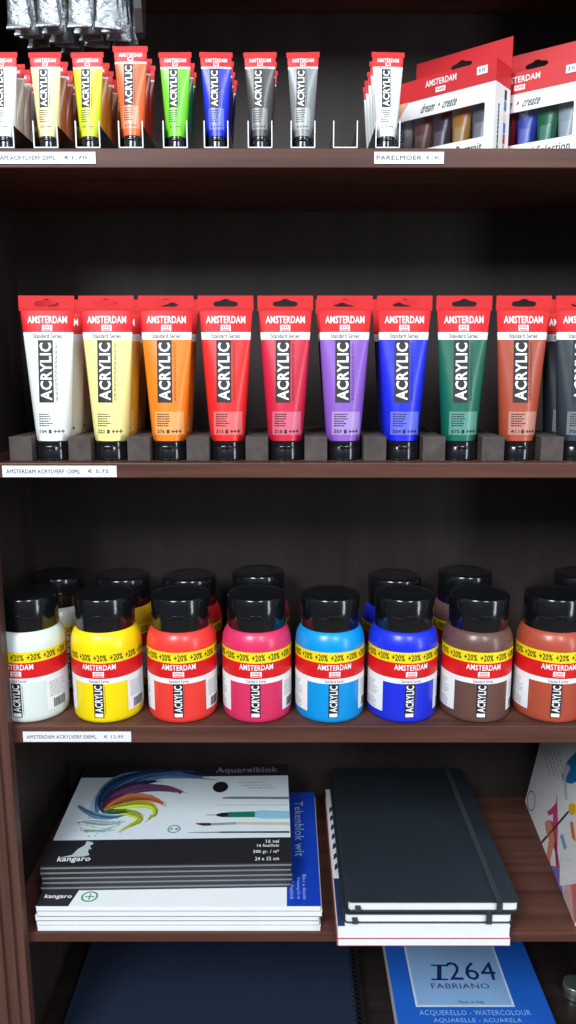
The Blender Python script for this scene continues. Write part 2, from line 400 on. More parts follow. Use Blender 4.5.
for k, nm, rgb, light, nr, rc in smalls:
    sc = S*(1.06 if k == 3 else 1.0)
    for i in range(nr+1):
        c = rgb if i == 0 else rc  # some rear colours are the front paint with shade darkened in
        sl = tubecol(c, light, tint=(c if (light and i == 0) else None))
        ya = .8140+.0215*i
        t = copy_thing(small_tube, (sx(SX[k])+random.uniform(-.0006, .0006)*(i > 0), ya, ZT+.0014), math.radians(random.uniform(-3, 3)), (sc*1.04, sc*1.02, sc*(1 if i == 0 else random.uniform(.96, 1))), sl)
        o = ['', 'second', 'third', 'fourth', 'fifth'][i]
        if i == 0: lab = 'small %s acrylic tube with red crimp, front of its column on the top shelf' % nm
        else: lab = 'small paint tube %s from the front in the column behind the small %s tube' % (o, nm)
        tag(t, lab, 'paint tube', 'small paint tubes on the top shelf')
# clear trays with white edges
def make_tray():
    r = empty('tube_tray'); w = .0124; h = .0255; L = .12
    b = MB()
    b.box(-w, -w+.0011, 0, .0014, 0, h); b.box(w-.0011, w, 0, .0014, 0, h); b.box(-w, w, 0, .0014, 0, .0011)
    b.build('front_edge', M['whiteframe'], r)
    b = MB()
    b.box(-w+.0001, -w+.0009, .0015, L, .0001, h-.004); b.box(w-.0009, w-.0001, .0015, L, .0001, h-.004); b.box(-w+.001, w-.001, .0015, L, .0001, .0008)
    b.build('channel', M['clear'], r)
    return r
tray = None
nmk = {s[0]: s[1] for s in smalls}
for k in range(10):
    loc = (sx(SX[k]), .8004, ZT+.0002)
    if tray is None: tray = make_tray(); o = tray; o.location = loc
    else: o = copy_thing(tray, loc)
    lab = 'empty white-edged clear tube tray, no tube in it' if k == 8 else 'white-edged clear plastic tray holding the small %s tubes' % nmk[k]
    tag(o, lab, 'tray', 'white-edged tube trays on the top shelf')
# ------------------------------------------------------------------ boxed sets
def make_set(name, P0, P1, extra, label, name2, cols, artwork, tabin):
    """P0, P1: shelf-plan points of the front's top edge measured at its two ends"""
    d = Vector((P1[0]-P0[0], P1[1]-P0[1])); L0 = d.length; ang = math.atan2(d.y, d.x); d.normalize()
    O = Vector((P0[0], P0[1]))-d*extra; L = L0+extra; h = .102; T = .038
    r = tag(empty('paint_set_box', (O.x, O.y, ZT+.0002), ang), label, 'box', 'boxed paint sets on the top shelf')
    zr = .0800
    wz0, wz1 = .0275, .0615; wx0 = .012; wx1 = L-.0115
    b = MB(); f0 = lambda u, v: (u, -.0003, v); f1 = lambda u, v: (u, -.0005, v)
    vs, fs = plate([(0, 0), (L, 0), (L, zr), (0, zr)], [rrect(wx0, wx1, wz0, wz1, .002, 3)], .0006); b.add([(x, y+.0003, z) for x, y, z in vs], fs, 0)
    b.box(0, L, 0, .0006, zr, h, 1)
    for x in (0, L-.0006):
        b.box(x, x+.0006, .0006, T, 0, zr, 0); b.box(x, x+.0006, .0006, T, zr, h, 1)
    b.box(.0006, L-.0006, .0006, T-.0007, h-.0006, h, 1); b.box(.0006, L-.0006, .0006, T-.0007, 0, .0006, 0)
    N = (-math.sin(ang), math.cos(ang), 0)
    def loc(px, py):
        p = on_plane(px, py, (O.x, O.y, 0), N); q = Vector((p.x, p.y))-O; return (q.dot(d), p.z-.2208)
    put_text(b, 'AMSTERDAM', L-.094, L-.050, .0885, .0955, f0, 2, .02) if 0 else None
    u0 = L*artwork[0]; u1 = L*artwork[1]
    put_text(b, 'AMSTERDAM', u0, u1, .0912, .0978, f0, 2, .02)
    um = (u0+u1)/2
    put_rect(b, um-.006, um+.006, .0835, .0888, f0, 2); put_text(b, 'XXX', um-.005, um+.005, .0850, .0876, f1, 1, .02)
    # handwritten 'dream . create'
    vs, fs = text2d('dream  •  create', .012)
    decal(b, [(u0-.006+x*(u1-u0+.006)+y*.004, .0655+y*.0095) for x, y in vs], fs, f0, 3)
    # hand illustration
    for poly, mi in (([(.002, .0805), (.036, .0805), (.030, .074), (.024, .066), (.016, .0635), (.010, .064), (.004, .0650), (.001, .070)], 4), ([(.004, .078), (.013, .0775), (.016, .071), (.010, .069)], 5), ([(.017, .067), (.021, .0725), (.018, .0745), (.015, .0685)], 5)):
        decal(b, poly, [list(range(len(poly)))], (f0 if mi == 4 else f1), mi)
    tw = .03 if 'General' not in name2 else .07
    put_text(b, name2, L-.004-tw-.009, L-.013, .0135, .0225, f0, 3, .01)
    put_text(b, 'Selection' if tw == .03 else 'Set 6 x 20 ml', L-.045, L-.013, .003, .0105, f0, 3, .005)
    # side print
    fs_ = lambda u, v: (L+.0003, u, v)
    rn = random.Random(2)
    greek(b, .008, .013, .01, .06, 1, fs_, 3, vertical=True, fill=.6, rnd=rn)
    for i, cc in enumerate((4, 1, 6, 5, 6, 3)):
        put_rect(b, .0225, .028, .012+.011*i, .022+.011*i, fs_, cc)
    b.build('carton', [M['white'], CARD, M['white'], M['black'], ink((222, 170, 140)), ink((245, 215, 190)), ink((60, 110, 180))], r)
    # price sticker
    b = MB(); b.box(L-.022, L-.010, -.0007, -.0003, .0895, .0975, 0); put_text(b, '8.95', L-.0195, L-.0125, .0915, .0955, lambda u, v: (u, -.0009, v), 1, .01)
    b.build('price_sticker', [M['white'], ink((50, 90, 170))], r)
    # hang tab = back panel standing up with slot
    zt = .134; vs, fs = plate([(0, 0), (L, 0), (L, h), (L, zt), (tabin, zt), (tabin, h), (0, h)], [sombrero(L*.57 if tabin else L*.50, .1205, .026, .0085)], .0007)
    b = MB(); b.add([(x, y+T-.0003, z) for x, y, z in vs], fs); b.build('hang_tab', CARD, r)
    b = MB(); b.box(wx0-.003, wx1+.003, .0008, .0011, wz0-.003, wz1+.003); b.build('window_film', M['clear'], r)
    b = MB(); b.box(.003, L-.003, T-.003, T-.002, .002, h-.003); b.build('inner_tray', M['black'], r)
    # the tubes inside
    n = len(cols); st = (wx1-wx0)/(n-.2)
    for i, (cn, c) in enumerate(cols):
        u = wx0+st*(i+.42); p = O+d*u+Vector((-d.y, d.x))*.0145
        sl = tubecol(c, c[0] > 200)
        t = copy_thing(small_tube, (p.x, p.y, ZT+.0012), ang+(0 if i == 0 and tabin else math.pi), (S*.9, S, S*1.05), sl)
        tag(t, 'small %s paint tube behind the window of the %s' % (cn, 'Portrait set box' if tabin > .01 else 'General Selection set box'), 'paint tube', 'small paint tubes inside the boxed sets')
CARD = mat('red_card', s2l((206, 40, 46)), .45, noise=.02)
make_set('a', (.1294, .924), (.219, .850), .024, 'red and white boxed paint set with hang tab, Portrait set, nearest the pearl white tube', 'Portrait',
         [('white', (225, 222, 216)), ('brown pink', (150, 85, 70)), ('dark purple', (70, 36, 52)), ('ochre', (205, 135, 40)), ('grey', (110, 112, 116))], (.40, .67), .022)
make_set('b', (.205, .9245), (.313, .846), .0, 'red and white boxed paint set, General Selection, half hidden behind the other at right edge', 'General Selection',
         [('yellow', (230, 190, 40)), ('crimson', (165, 25, 30)), ('royal blue', (30, 50, 190)), ('green', (20, 120, 70)), ('pale grey', (190, 195, 195))], (.30, .63), .0)
for q in (base_tube, small_tube):
    for ch in list(q.children): bpy.data.objects.remove(ch)
    bpy.data.objects.remove(q)
# ------------------------------------------------------------------ silver tubes hanging, crimps down
rb = MB(); rb.box(-.30, -.165, -.03, .075, 0, .0052)
hr = tag(empty('hanging_tube_rack', (0, .84, CZ+.4271)), 'dark rack under the top board from which silver foil tubes hang', 'rack')
rb.build('board', M['panel'], hr)
b = MB(); poly = [(0, 0), (0, -.062), (.006, -.082), (.012, -.086), (.02, -.078), (.026, -.06), (.028, 0)]
b.rings([[(-.158, y, z) for y, z in poly], [(-.150, y, z) for y, z in poly]], 0, True, True); b.rings([[(-.158-.0, y-.03, z) for y, z in ((0, .0051), (.05, .0051), (.05, -.001), (0, -.001))], [(-.1651, y-.03, z) for y, z in ((0, .0051), (.05, .0051), (.05, -.001), (0, -.001))]], 0, True, True)
b.build('bracket', M['panel'], hr)
LAB = mat('FOILLABEL', (.5, .5, .5))
def make_foil(seed=0):
    rn = random.Random(seed); r = empty('foil_tube'); n = 28; H = .088; b = MB(); rings = []; mis = []
    zs = [0, .003, .006, .009, .014, .022, .03, .038, .05, .062, .072, .076, .079]
    for i, z in enumerate(zs):
        t = max(0, (z-.006)/(.072-.006)); a = .0118*(1-t)+.0085*t; d = .0009+(.0082-.0009)*min(1, t*1.15)
        if z < .007: a = .0125; d = .0011+(.0007 if z == .003 else 0)
        if i == 11: a, d = .006, .006
        if i == 12: a, d = .0045, .0045
        ring = []
        for k in range(n):
            w = 1+(rn.uniform(-.05, .05) if z > .005 and z < .07 else 0)
            yy = .0015*math.sin(k/n*12+z*300) if z < .02 else 0
            ring.append((a*w*math.cos(2*math.pi*k/n), d*math.sin(2*math.pi*k/n)*w+yy*.5, z))
        rings.append(ring)
    for i in range(len(zs)-1): mis.append(1 if .034 < (zs[i]+zs[i+1])/2 < .07 else 0)
    b.rings(rings, 0, True, True, mis); b.build('body', [M['silver'], LAB], r, 60)
    b = MB(); b.lathe([(.0062, .0785), (.0066, .0795), (.0062, H-.0005)], 20); b.build('cap', M['cap'], r, 40)
    b = MB(); b.box(-.0128, .0128, -.0016, .0016, .0004, .0028, 0, .0004); b.build('fold', M['silver'], r)
    return r
foils = [make_foil(i) for i in range(3)]; first = [True]*3
cols = [(-.270, [(120, 150, 175)], 4, 'leftmost'), (-.2405, [(165, 150, 90)], 5, 'second'), (-.2085, [(90, 130, 165)], 4, 'third'), (-.1805, [(120, 165, 190)], 5, 'rightmost')]
for ci, (x, cc, n, nm) in enumerate(cols):
    for i in range(n):
        p = foils[(i+ci) % 3]; loc = (x+i*.0018, .822+i*.0148+random.uniform(-.002, .002), CZ+.3395+random.uniform(-.0022, .0012))
        sl = {'FOILLABEL': paint(cc[0])}
        t = copy_thing(p, loc, math.radians(random.uniform(-14, 14)), None, sl)
        tag(t, 'silver foil tube hanging in the %s column, %s from the front' % (nm, ['first', 'second', 'third', 'fourth', 'fifth'][i]), 'paint tube', 'silver foil tubes hanging top left')
for p in foils:
    for ch in list(p.children): bpy.data.objects.remove(ch)
    bpy.data.objects.remove(p)
# ------------------------------------------------------------------ bottles
JBASE = mat('JARPAINT', (1, 1, 1)); R = .0413
def jf(eps): return lambda u, v: ((R+eps)*math.sin(u/R), -(R+eps)*math.cos(u/R), v)
def make_jar():
    r = empty('paint_bottle'); rn = random.Random(5)
    b = MB(); b.lathe([(.030, .0015), (.0375, 0), (.0396, .0010), (.0408, .0032), (R, .007), (R, .0900), (.0410, .0945), (.0400, .0995), (.0378, .1050), (.0350, .1090), (.0325, .1100), (.0325, .1115)], 72)
    b.build('bottle', JBASE, r, 45)
    lid = MB()
    lid.lathe([(.0325, .1095), (.0345, .1098), (.0347, .1108), (.0347, .1262), (.0344, .1266), (.0344, .1272), (.0348, .1276), (.0348, .1460), (.0340, .1475), (.0325, .1481), (.0250, .1483), (.0245, .1478), (0.001, .1476)], 72)
    lo = lid.build('lid', M['lid'], r, 35)
    b = MB(); b.lathe([(.0347, .1254), (.0350, .1256), (.0350, .1258), (.0347, .1260)], 72); b.box(-.007, .007, -.0360, -.0340, .1275, .1300, 0, .0006); b.build('hinge_line', M['lid'], lo, 35)
    b = MB(); f = jf(.0002); g = jf(.0004); cu = .003; W = math.pi*R*.999
    D = lambda deg: math.radians(deg)*R
    put_rect(b, -W, W, .0562, .0752, f, 0, cu); put_rect(b, -W, W, .0500, .0562, f, 1, cu)
    put_rect(b, D(47), D(112), .0120, .0500, f, 1, cu); put_rect(b, -D(112), -D(47), .0120, .0500, f, 1, cu)
    put_rect(b, D(-9.5), D(6.5), .0080, .0500, g, 2, cu)
    h = jf(.0006)
    put_text(b, 'ACRYLIC', D(-7.8), D(5.0), .0150, .0480, h, 1, .025, .002, 90); put_rect(b, D(-8), D(5), .0090, .0135, h, 1, cu)
    put_text(b, 'AMSTERDAM', D(-28), D(28), .0665, .0735, g, 1, .02, .003)
    put_rect(b, D(-9), D(9), .0585, .0648, g, 1, cu); put_text(b, 'XXX', D(-7), D(7), .0612, .0640, h, 0, .02, .003); put_rect(b, D(-7), D(7), .0592, .0602, h, 0, cu)
    put_text(b, 'Standard Series', D(-16), D(16), .0512, .0550, g, 2, 0, .004)
    greek(b, D(8.5), D(10.5), .012, .048, 1, g, 3, vertical=True, rnd=rn)
    for s, (a0, a1) in ((1, (52, 84)), (-1, (-96, -58))):
        greek(b, D(a0), D(a1), .0280, .0480, 10, g, 4, cu, .35, rnd=rn)
        if s == 1:
            u = D(58)
            while u < D(84): w = rn.uniform(.0003, .0011); put_rect(b, u, u+w, .014, .0250, g, 2); u += w+rn.uniform(.0004, .0009)
        else: greek(b, D(a0), D(a1), .0140, .0260, 5, g, 4, cu, .35, rnd=rn)
    b.build('label', [M['red'], M['white'], M['black'], M['grey_print'], ink((150, 150, 158))], r, 45)
    b = MB(); put_rect(b, -W, W, .0752, .0882, jf(.0003), 0, cu, .004)
    for k in range(-7, 7):
        c = D(k*25.7+4); put_text(b, '+20%', c-D(10.5), c+D(10.5), .0776, .0856, jf(.0005), 1, .02, .003)
    # the band's top follows the start of the shoulder
    b.build('promotion_band', [M['yellow'], M['black']], r, 45)
    return r
jar = make_jar()
JX = [38, 110.5, 184, 257.5, 329, 400.5, 473, 546]
JC = [('white', (222, 232, 226)), ('yellow', (250, 222, 10)), ('bright red', (240, 62, 54)), ('crimson pink', (220, 50, 98)), ('sky blue', (0, 148, 222)), ('ultramarine blue', (28, 48, 214)), ('umber brown', (104, 72, 66)), ('reddish brown', (178, 78, 56))]
JR = [-6, -1, 2, 1, 5, 6, -2, -6]
jy = .8455
def jx(px): return (px-288)*.91/740
firstj = True
for k in range(8):
    loc = (jx(JX[k]), jy, CZ-.4056); sl = {'JARPAINT': paint(JC[k][1], .32)}
    if k == 0: loc = (-.3105, jy+.001, CZ-.4056)
    o = copy_thing(jar, loc, math.radians(JR[k]), None, sl)
    lab = '%s paint bottle with black lid, in the front row of bottles' % JC[k][0]
    tag(o, lab, 'paint bottle', 'paint bottles on the third shelf')
bk = [(.0, -.303, .093, .985, (214, 216, 205), 'white'), (.0, -.2165, .094, .975, (205, 165, 20), 'yellow'), (.0, -.1290, .0915, .975, (190, 26, 30), 'bright red'), (.0, -.0390, .0975, 1.0, (190, 30, 75), 'crimson pink'),  # front paints mostly toned down: shade put into the rear colours
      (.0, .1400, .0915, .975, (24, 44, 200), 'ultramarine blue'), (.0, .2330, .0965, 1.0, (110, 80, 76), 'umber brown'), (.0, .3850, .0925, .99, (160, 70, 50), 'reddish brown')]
for _, x, dy, sz, c, nm in bk:
    o = copy_thing(jar, (x, jy+dy, CZ-.4056), math.radians(random.uniform(-30, 30)), (1, 1, sz), {'JARPAINT': paint(c, .32)})
    tag(o, 'shaded paint bottle standing behind the front %s bottle' % nm, 'paint bottle', 'paint bottles on the third shelf')
for ch in list(jar.children):
    for g in list(ch.children): bpy.data.objects.remove(g)
    bpy.data.objects.remove(ch)
bpy.data.objects.remove(jar)
# ------------------------------------------------------------------ drawing pads
ZP = -.6806
def pad_body(name, x0, x1, y0, y1, z0, z1, mcover, medge, label, cat='drawing pad', group=None, backm=None, ct=.0006):
    """block of sheets with a card cover and back board; origin at the front-left bottom"""
    r = tag(empty(name, (x0, y0, CZ+z0)), label, cat, group)
    W, D, H = x1-x0, y1-y0, z1-z0
    b = MB(); b.box(.0006, W-.0006, .0004, D-.0006, ct, H-ct, 0)
    b.build('sheets', medge, r)
    b = MB(); b.box(0, W, 0, D, 0, ct); b.build('back_board', backm or mcover, r)
    return r, W, D, H
rnd = random.Random(9)
# lower white stack
hz = .0355/5
for i in range(5):
    last = i == 4
    dx, dy = rnd.uniform(-.002, .002), rnd.uniform(0, .003)
    x0, y0 = -.3100+dx, .8015+dy
    if last: x0, y0 = -.3100, .802
    nm = ['bottom pad', 'second pad up', 'middle pad', 'fourth pad up', 'top pad'][i]
    lab = 'white drawing pad in the lower left stack, %s of the five white ones' % nm
    if last: lab = 'white drawing pad with blue right margin and black corner, directly under the black pads'
    r, W, D, H = pad_body('drawing_pad', x0, x0+.3505, y0, y0+.25, ZP+.0001+i*hz, ZP+(i+1)*hz, M['white'], M['paper'], lab, group='white pads in the lower left stack', backm=M['inkgrey'])
    b = MB(); b.box(0, W, 0, D, H-.0006, H, 0); z = H
    if last:
        f = lambda u, v: (u, v, z+.0002); g = lambda u, v: (u, v, z+.0004)
        put_rect(b, W-.042, W, 0, D, f, 1)
        decal(b, [(0, 0), (.040, 0), (.050, .05), (0, .05)], [[0, 1, 2, 3]], f, 2)
        for t_, u0, u1, v0, v1 in (('kangaro', .006, .040, .012, .021),): put_text(b, t_, u0, u1, v0, v1, g, 3, .02)
        # green ring logo
        ring = []; n = 24
        for rr in (.0095, .0075): ring += [(.062+rr*1.1*math.cos(2*math.pi*k/n), .017+rr*math.sin(2*math.pi*k/n)) for k in range(n)]
        decal(b, ring, [[k, (k+1) % n, n+(k+1) % n, n+k] for k in range(n)], f, 4)
        put_rect(b, .056, .068, .016, .0175, f, 4); put_rect(b, .0615, .063, .011, .023, f, 4)
        put_text(b, 'Tekenblok wit', W-.031, W-.018, .095, .225, g, 5, .01, 0, -90)
        for q in range(3): put_text(b, ['Tekenblok', 'Drawing block', 'Bloc a dessin'][q], W-.038+.008*q, W-.033+.008*q, .012, .046+.006*q, g, 5, .01, 0, -90, res=1)
    b.build('cover', [M['white'], M['deepblue'], M['inkblack'], M['white'], ink((40, 150, 90)), ink((150, 175, 225))], r)
# black watercolour pads
zb = ZP+.0357; hb = .0360/5
BX0, BY0 = -.3110, .828
RZ = math.radians(1.3)
for i in range(5):
    last = i == 4; dx, dy = rnd.uniform(-.0015, .0015), rnd.uniform(0, .0025)
    if last: dx = dy = 0
    nm = ['bottom', 'second up', 'middle', 'fourth up', 'top'][i]
    lab = 'black covered watercolour pad, %s of the five stacked black pads' % nm
    if last: lab = 'top black watercolour pad with a rainbow paint swirl and brushes on its cover'
    x0, y0 = BX0+dx, BY0+dy
    r, W, D, H = pad_body('watercolour_pad', x0, x0+.3160, y0, y0+.238, zb+i*hb+.0002, zb+(i+1)*hb, M['inkblack'], M['inkgrey'], lab, group='black watercolour pads', ct=.0022)
    b = MB(); b.box(0, W, 0, D, H-.0022, H, 0)
    mats = [M['inkblack']]
    r.rotation_euler.z = RZ
    if last:
        z = H; ztop = zb+5*hb
        def cv(px, py):
            x, y = on_z(px, py, ztop); x -= x0; y -= y0; return (x*math.cos(RZ)+y*math.sin(RZ), y*math.cos(RZ)-x*math.sin(RZ))
        lay = lambda k: (lambda u, v: (u, v, z+.00002*(k+1)))
        def M_(c, m=None):
            m = m or ink(c)
            if m not in mats: mats.append(m)
            return mats.index(m)
        wp = M_(None, mat('cover_white', s2l((222, 232, 238)), .5, noise=.02))
        u0, v0 = cv(53, 840.5); u1, v1 = cv(76, 778)
        decal(b, [(u0, v0), (W-.0004, v0), (W-.0004, v1), (max(u1, .0006), v1)], [[0, 1, 2, 3]], lay(0), wp)
        def px_text(t, xa, xb, ya, yb, m, bold=.01, k=2, res=2):
            a = cv(xa, yb); c = cv(xb, yb); d_ = cv(xa, ya); put_text(b, t, a[0], c[0], a[1], d_[1], lay(k), m, bold, res=res)
        wt = M_(None, M['white']); gr = M_((130, 135, 145)); gn = M_((30, 140, 90)); bl = M_(None, M['black'])
        px_text('Aquarelblok', 215.5, 278, 767.5, 774.5, gr, .02)
        px_text('16 vel', 266, 279, 839.5, 843, wt); px_text('16 feuillets', 257, 279, 844, 847, wt); px_text('300 gr. / m²', 253, 279, 850, 854, wt); px_text('24 x 32 cm', 255, 279, 857, 860.5, wt)
        px_text('kangaro', 56, 89, 856.5, 863, wt, .02)
        # kangaroo mark
        kp = [(60, 857.5), (72, 855), (78, 849), (85, 845), (87, 841), (93, 842.5), (93, 844.5), (90, 845.5), (91.5, 850), (89, 848.5), (88, 852), (89.5, 855), (84, 856.5)]
        pp = [cv(*q) for q in kp]; decal(b, pp, [list(range(len(pp)))], lay(1), M_((185, 195, 200)))
        # strokes
        def stroke(pts, ws, c, k, rag=0, seed=0):
            """a brush stroke: centre line in cover px, half widths in px, ragged end"""
            rr = random.Random(seed); P = [Vector(q) for q in pts]; out = []
            n = 40
            def cat(t):
                s = t*(len(P)-1); i = min(int(s), len(P)-2); q = s-i
                p0, p1, p2, p3 = P[max(i-1, 0)], P[i], P[i+1], P[min(i+2, len(P)-1)]
                w = ws[i]*(1-q)+ws[i+1]*q
                return .5*((2*p1)+(-p0+p2)*q+(2*p0-5*p1+4*p2-p3)*q*q+(-p0+3*p1-3*p2+p3)*q**3), w
            L_, R_ = [], []
            for j in range(n+1):
                p, w = cat(j/n); p2, _ = cat(min(1, j/n+.01)); p1, _ = cat(max(0, j/n-.01)); t = (p2-p1).normalized(); nn = Vector((-t.y, t.x))
                e = rag*(j/n)**2
                L_.append(p+nn*(w+rr.uniform(-e, e))); R_.append(p-nn*(w+rr.uniform(-e, e)))
            vs = [cv(q.x, q.y) for q in L_]+[cv(q.x, q.y) for q in R_]
            decal(b, vs, [[j, j+1, n+2+j, n+1+j] for j in range(n)], lay(k), M_(c))
        cnt = [2]
        def wash(pts, ws, c, k, seed, c2=None):
            '''a wet brush sweep: a solid core and many bristle lines of slightly different tone'''
            rr = random.Random(seed); cnt[0] += 1; stroke(pts, [w*.8 for w in ws], c, cnt[0], .8, seed)
            for q in range(8):
                off = rr.uniform(-1, 1); a = rr.uniform(0, .25); e = rr.uniform(.8, 1.12); n = len(pts); P = []; Wd = []
                for j in range(n):
                    t = a+(e-a)*j/(n-1); ss = min(t, 1)*(n-1); i0 = min(int(ss), n-2); qq = ss-i0 + max(0, t-1)*(n-1)
                    x = pts[i0][0]+(pts[i0+1][0]-pts[i0][0])*qq; y = pts[i0][1]+(pts[i0+1][1]-pts[i0][1])*qq
                    w = ws[i0]+(ws[i0+1]-ws[i0])*min(qq, 1)
                    dx = pts[i0+1][0]-pts[i0][0]; dy = pts[i0+1][1]-pts[i0][1]; l = math.hypot(dx, dy)
                    P.append((x-dy/l*off*max(w, 1.5), y+dx/l*off*max(w, 1.5))); Wd.append(rr.uniform(.3, .9))
                Wd[-1] = .1; base = c2 if (c2 and rr.random() < .5) else c; m_ = rr.choice((.75, .88, 1.12, 1.3))
                col = tuple(int(min(255, v*m_+(10 if m_ > 1 else 0))) for v in base)
                cnt[0] += .5; stroke(P, Wd, col, cnt[0], .25, seed*50+q)
        stroke([(90, 822), (100, 800), (118, 790)], [3, 7, 2], (176, 196, 214), 1, 2, 30)
        wash([(97, 817), (98, 802), (106, 789), (122, 779), (145, 775), (175, 775), (203, 778)], [1, 4, 6, 6, 5, 3.5, 1], (66, 104, 142), 2, 1)
        wash([(103, 813), (100, 803), (107, 791), (122, 781), (145, 774), (170, 771.5), (188, 770.5)], [1, 3.5, 5.5, 5.5, 4, 2, .5], (30, 58, 96), 4, 2, (58, 92, 140))
        wash([(104, 812), (106, 800), (118, 791), (138, 784), (156, 781)], [1, 3.5, 4.5, 3, 1], (34, 34, 62), 6, 3, (60, 44, 80))
        wash([(102, 809), (112, 799), (130, 790), (150, 788), (168, 789), (182, 793)], [1, 4, 4.5, 3.5, 3, 1.2], (98, 62, 100), 8, 4, (74, 30, 66))
        wash([(102, 808), (110, 802), (124, 797), (138, 794)], [1, 2.6, 2.4, .5], (104, 34, 44), 10, 6)
        wash([(104, 810), (116, 803), (132, 798), (150, 798), (163, 804)], [1, 3.5, 4.5, 3.6, 1], (186, 104, 66), 10, 5, (210, 130, 60))
        wash([(104, 811), (118, 808), (136, 805), (150, 806), (156, 812), (148, 819)], [1, 3, 4, 4, 2.6, .8], (176, 190, 62), 12, 7, (150, 170, 40))
        wash([(106, 813), (122, 812), (136, 815), (140, 820), (124, 829)], [1, 3, 4.5, 3, .6], (156, 184, 66), 14, 8, (190, 200, 60))
        wash([(103, 812), (114, 812), (128, 811)], [1, 2.4, .4], (62, 104, 58), 16, 9)
        wash([(78, 806), (86, 812), (98, 817), (112, 818), (122, 817)], [.8, 2.6, 3.2, 2.2, .4], (92, 132, 160), 3, 10, (60, 105, 140))
        wash([(76, 823), (92, 824), (108, 826), (122, 823)], [.6, 4, 4, .6], (178, 198, 202), 2, 11, (150, 182, 184))
        wash([(80, 831), (96, 832), (112, 830)], [.5, 2.6, .5], (170, 196, 190), 2, 12)
        for rr in range(26):
            x = rnd.uniform(74, 126); y = rnd.uniform(810, 837); w = rnd.uniform(.25, .7)
            stroke([(x, y), (x+1.5, y+.3)], [w, w*.6], (110, 145, 160), cnt[0]+1+rr*.5, .2, rr)
        # dark disc
        n = 28; cc = cv(220.5, 787); dc = [(cc[0]+.0115*math.cos(2*math.pi*k/n), cc[1]+.0145*math.sin(2*math.pi*k/n)) for k in range(n)]; decal(b, dc, [list(range(n))], lay(1), bl)
        # green ring mark
        cc = cv(174, 829); ring = []
        for rr in (.0088, .0070): ring += [(cc[0]+rr*math.cos(2*math.pi*k/n), cc[1]+rr*math.sin(2*math.pi*k/n)) for k in range(n)]
        decal(b, ring, [[k, (k+1) % n, n+(k+1) % n, n+k] for k in range(n)], lay(1), gn)
        for s in (-1, 1):
            decal(b, [(cc[0]+s*.0005, cc[1]), (cc[0]+s*.005, cc[1]+.003), (cc[0]+s*.005, cc[1]-.003)], [[0, 1, 2]], lay(1), gn)
        # small text lines
        for j, y in enumerate((783.2, 785.8, 788.4)):
            a = cv(238+j*5, y); c = cv(276, y-1.2); greek(b, a[0], c[0], a[1], c[1], 1, lay(1), gr, fill=.6, rnd=rnd)
        stroke([(222, 798.3), (232, 797.8), (289.5, 798)], [.2, 1.1, 1.1], (110, 120, 132), 1)
        stroke([(215, 805), (240, 805), (289.5, 805)], [.3, .8, .8], (205, 212, 216), 1)
        stroke([(205, 815), (218, 815)], [.2, .5], (90, 95, 95), 1); stroke([(216.5, 815), (222, 815), (230, 814.7)], [.8, 2.2, 2.4], (22, 30, 34), 2)
        stroke([(228, 814.7), (256, 814.3)], [2.6, 2.9], (20, 120, 92), 3); stroke([(255, 814.3), (263, 814.5), (289.5, 814.8)], [2.9, 4.2, 3.8], (140, 200, 220), 4)
        stroke([(195.5, 823.5), (203, 824.3), (211, 824.3)], [.2, 1.5, 1.3], (70, 40, 32), 1); stroke([(211, 824.3), (236, 823.3)], [1.3, 1.2], (150, 155, 158), 1); stroke([(236, 823.3), (289.5, 823.8)], [1.2, 1.5], (205, 196, 172), 2)
        stroke([(188, 832.5), (220, 832.2)], [.2, .6], (95, 90, 85), 1); stroke([(220, 832.2), (289.5, 832)], [.7, .9], (35, 35, 38), 2)
    b.build('cover', mats, r)
# ------------------------------------------------------------------ right stack: two white pads, two notebooks
r, W, D, H = pad_body('drawing_pad', .0600, .2680, .7787, 1.077, ZP+.0001, ZP+.0103, M['white'], M['paper'], 'thin white drawing pad with reddish spine, bottom of the stack under the black notebooks', group='white pads under the notebooks', backm=ink((170, 60, 70)))
b = MB(); b.box(-.0006, W, 0, D, H-.0006, H, 0); b.build('cover', [ink((175, 75, 90))], r)
b = MB(); b.box(-.0010, .0004, .001, D, 0, H); b.build('spine', ink((190, 90, 100)), r)
r, W, D, H = pad_body('drawing_pad', .0600, .2670, .780, 1.076, ZP+.0105, ZP+.0262, M['white'], M['paper'], 'thick white pad with printed left margin, directly under the two black notebooks', group='white pads under the notebooks', backm=M['white'])
b = MB(); b.box(0, W, 0, D, H-.0006, H, 0); f = lambda u, v: (u, v, H+.0002); g = lambda u, v: (u, v, H+.0004)
put_rect(b, 0, .0085, 0, .085, f, 1); put_rect(b, .0004, .0085, .085, D*.93, f, 2)
for i in range(7): decal(b, [(.002, .10+.022*i), (.007, .106+.022*i), (.0065, .116+.022*i), (.003, .112+.022*i)], [[0, 1, 2, 3]], g, 1)
b.build('cover', [M['white'], ink((40, 55, 90)), M['white']], r)
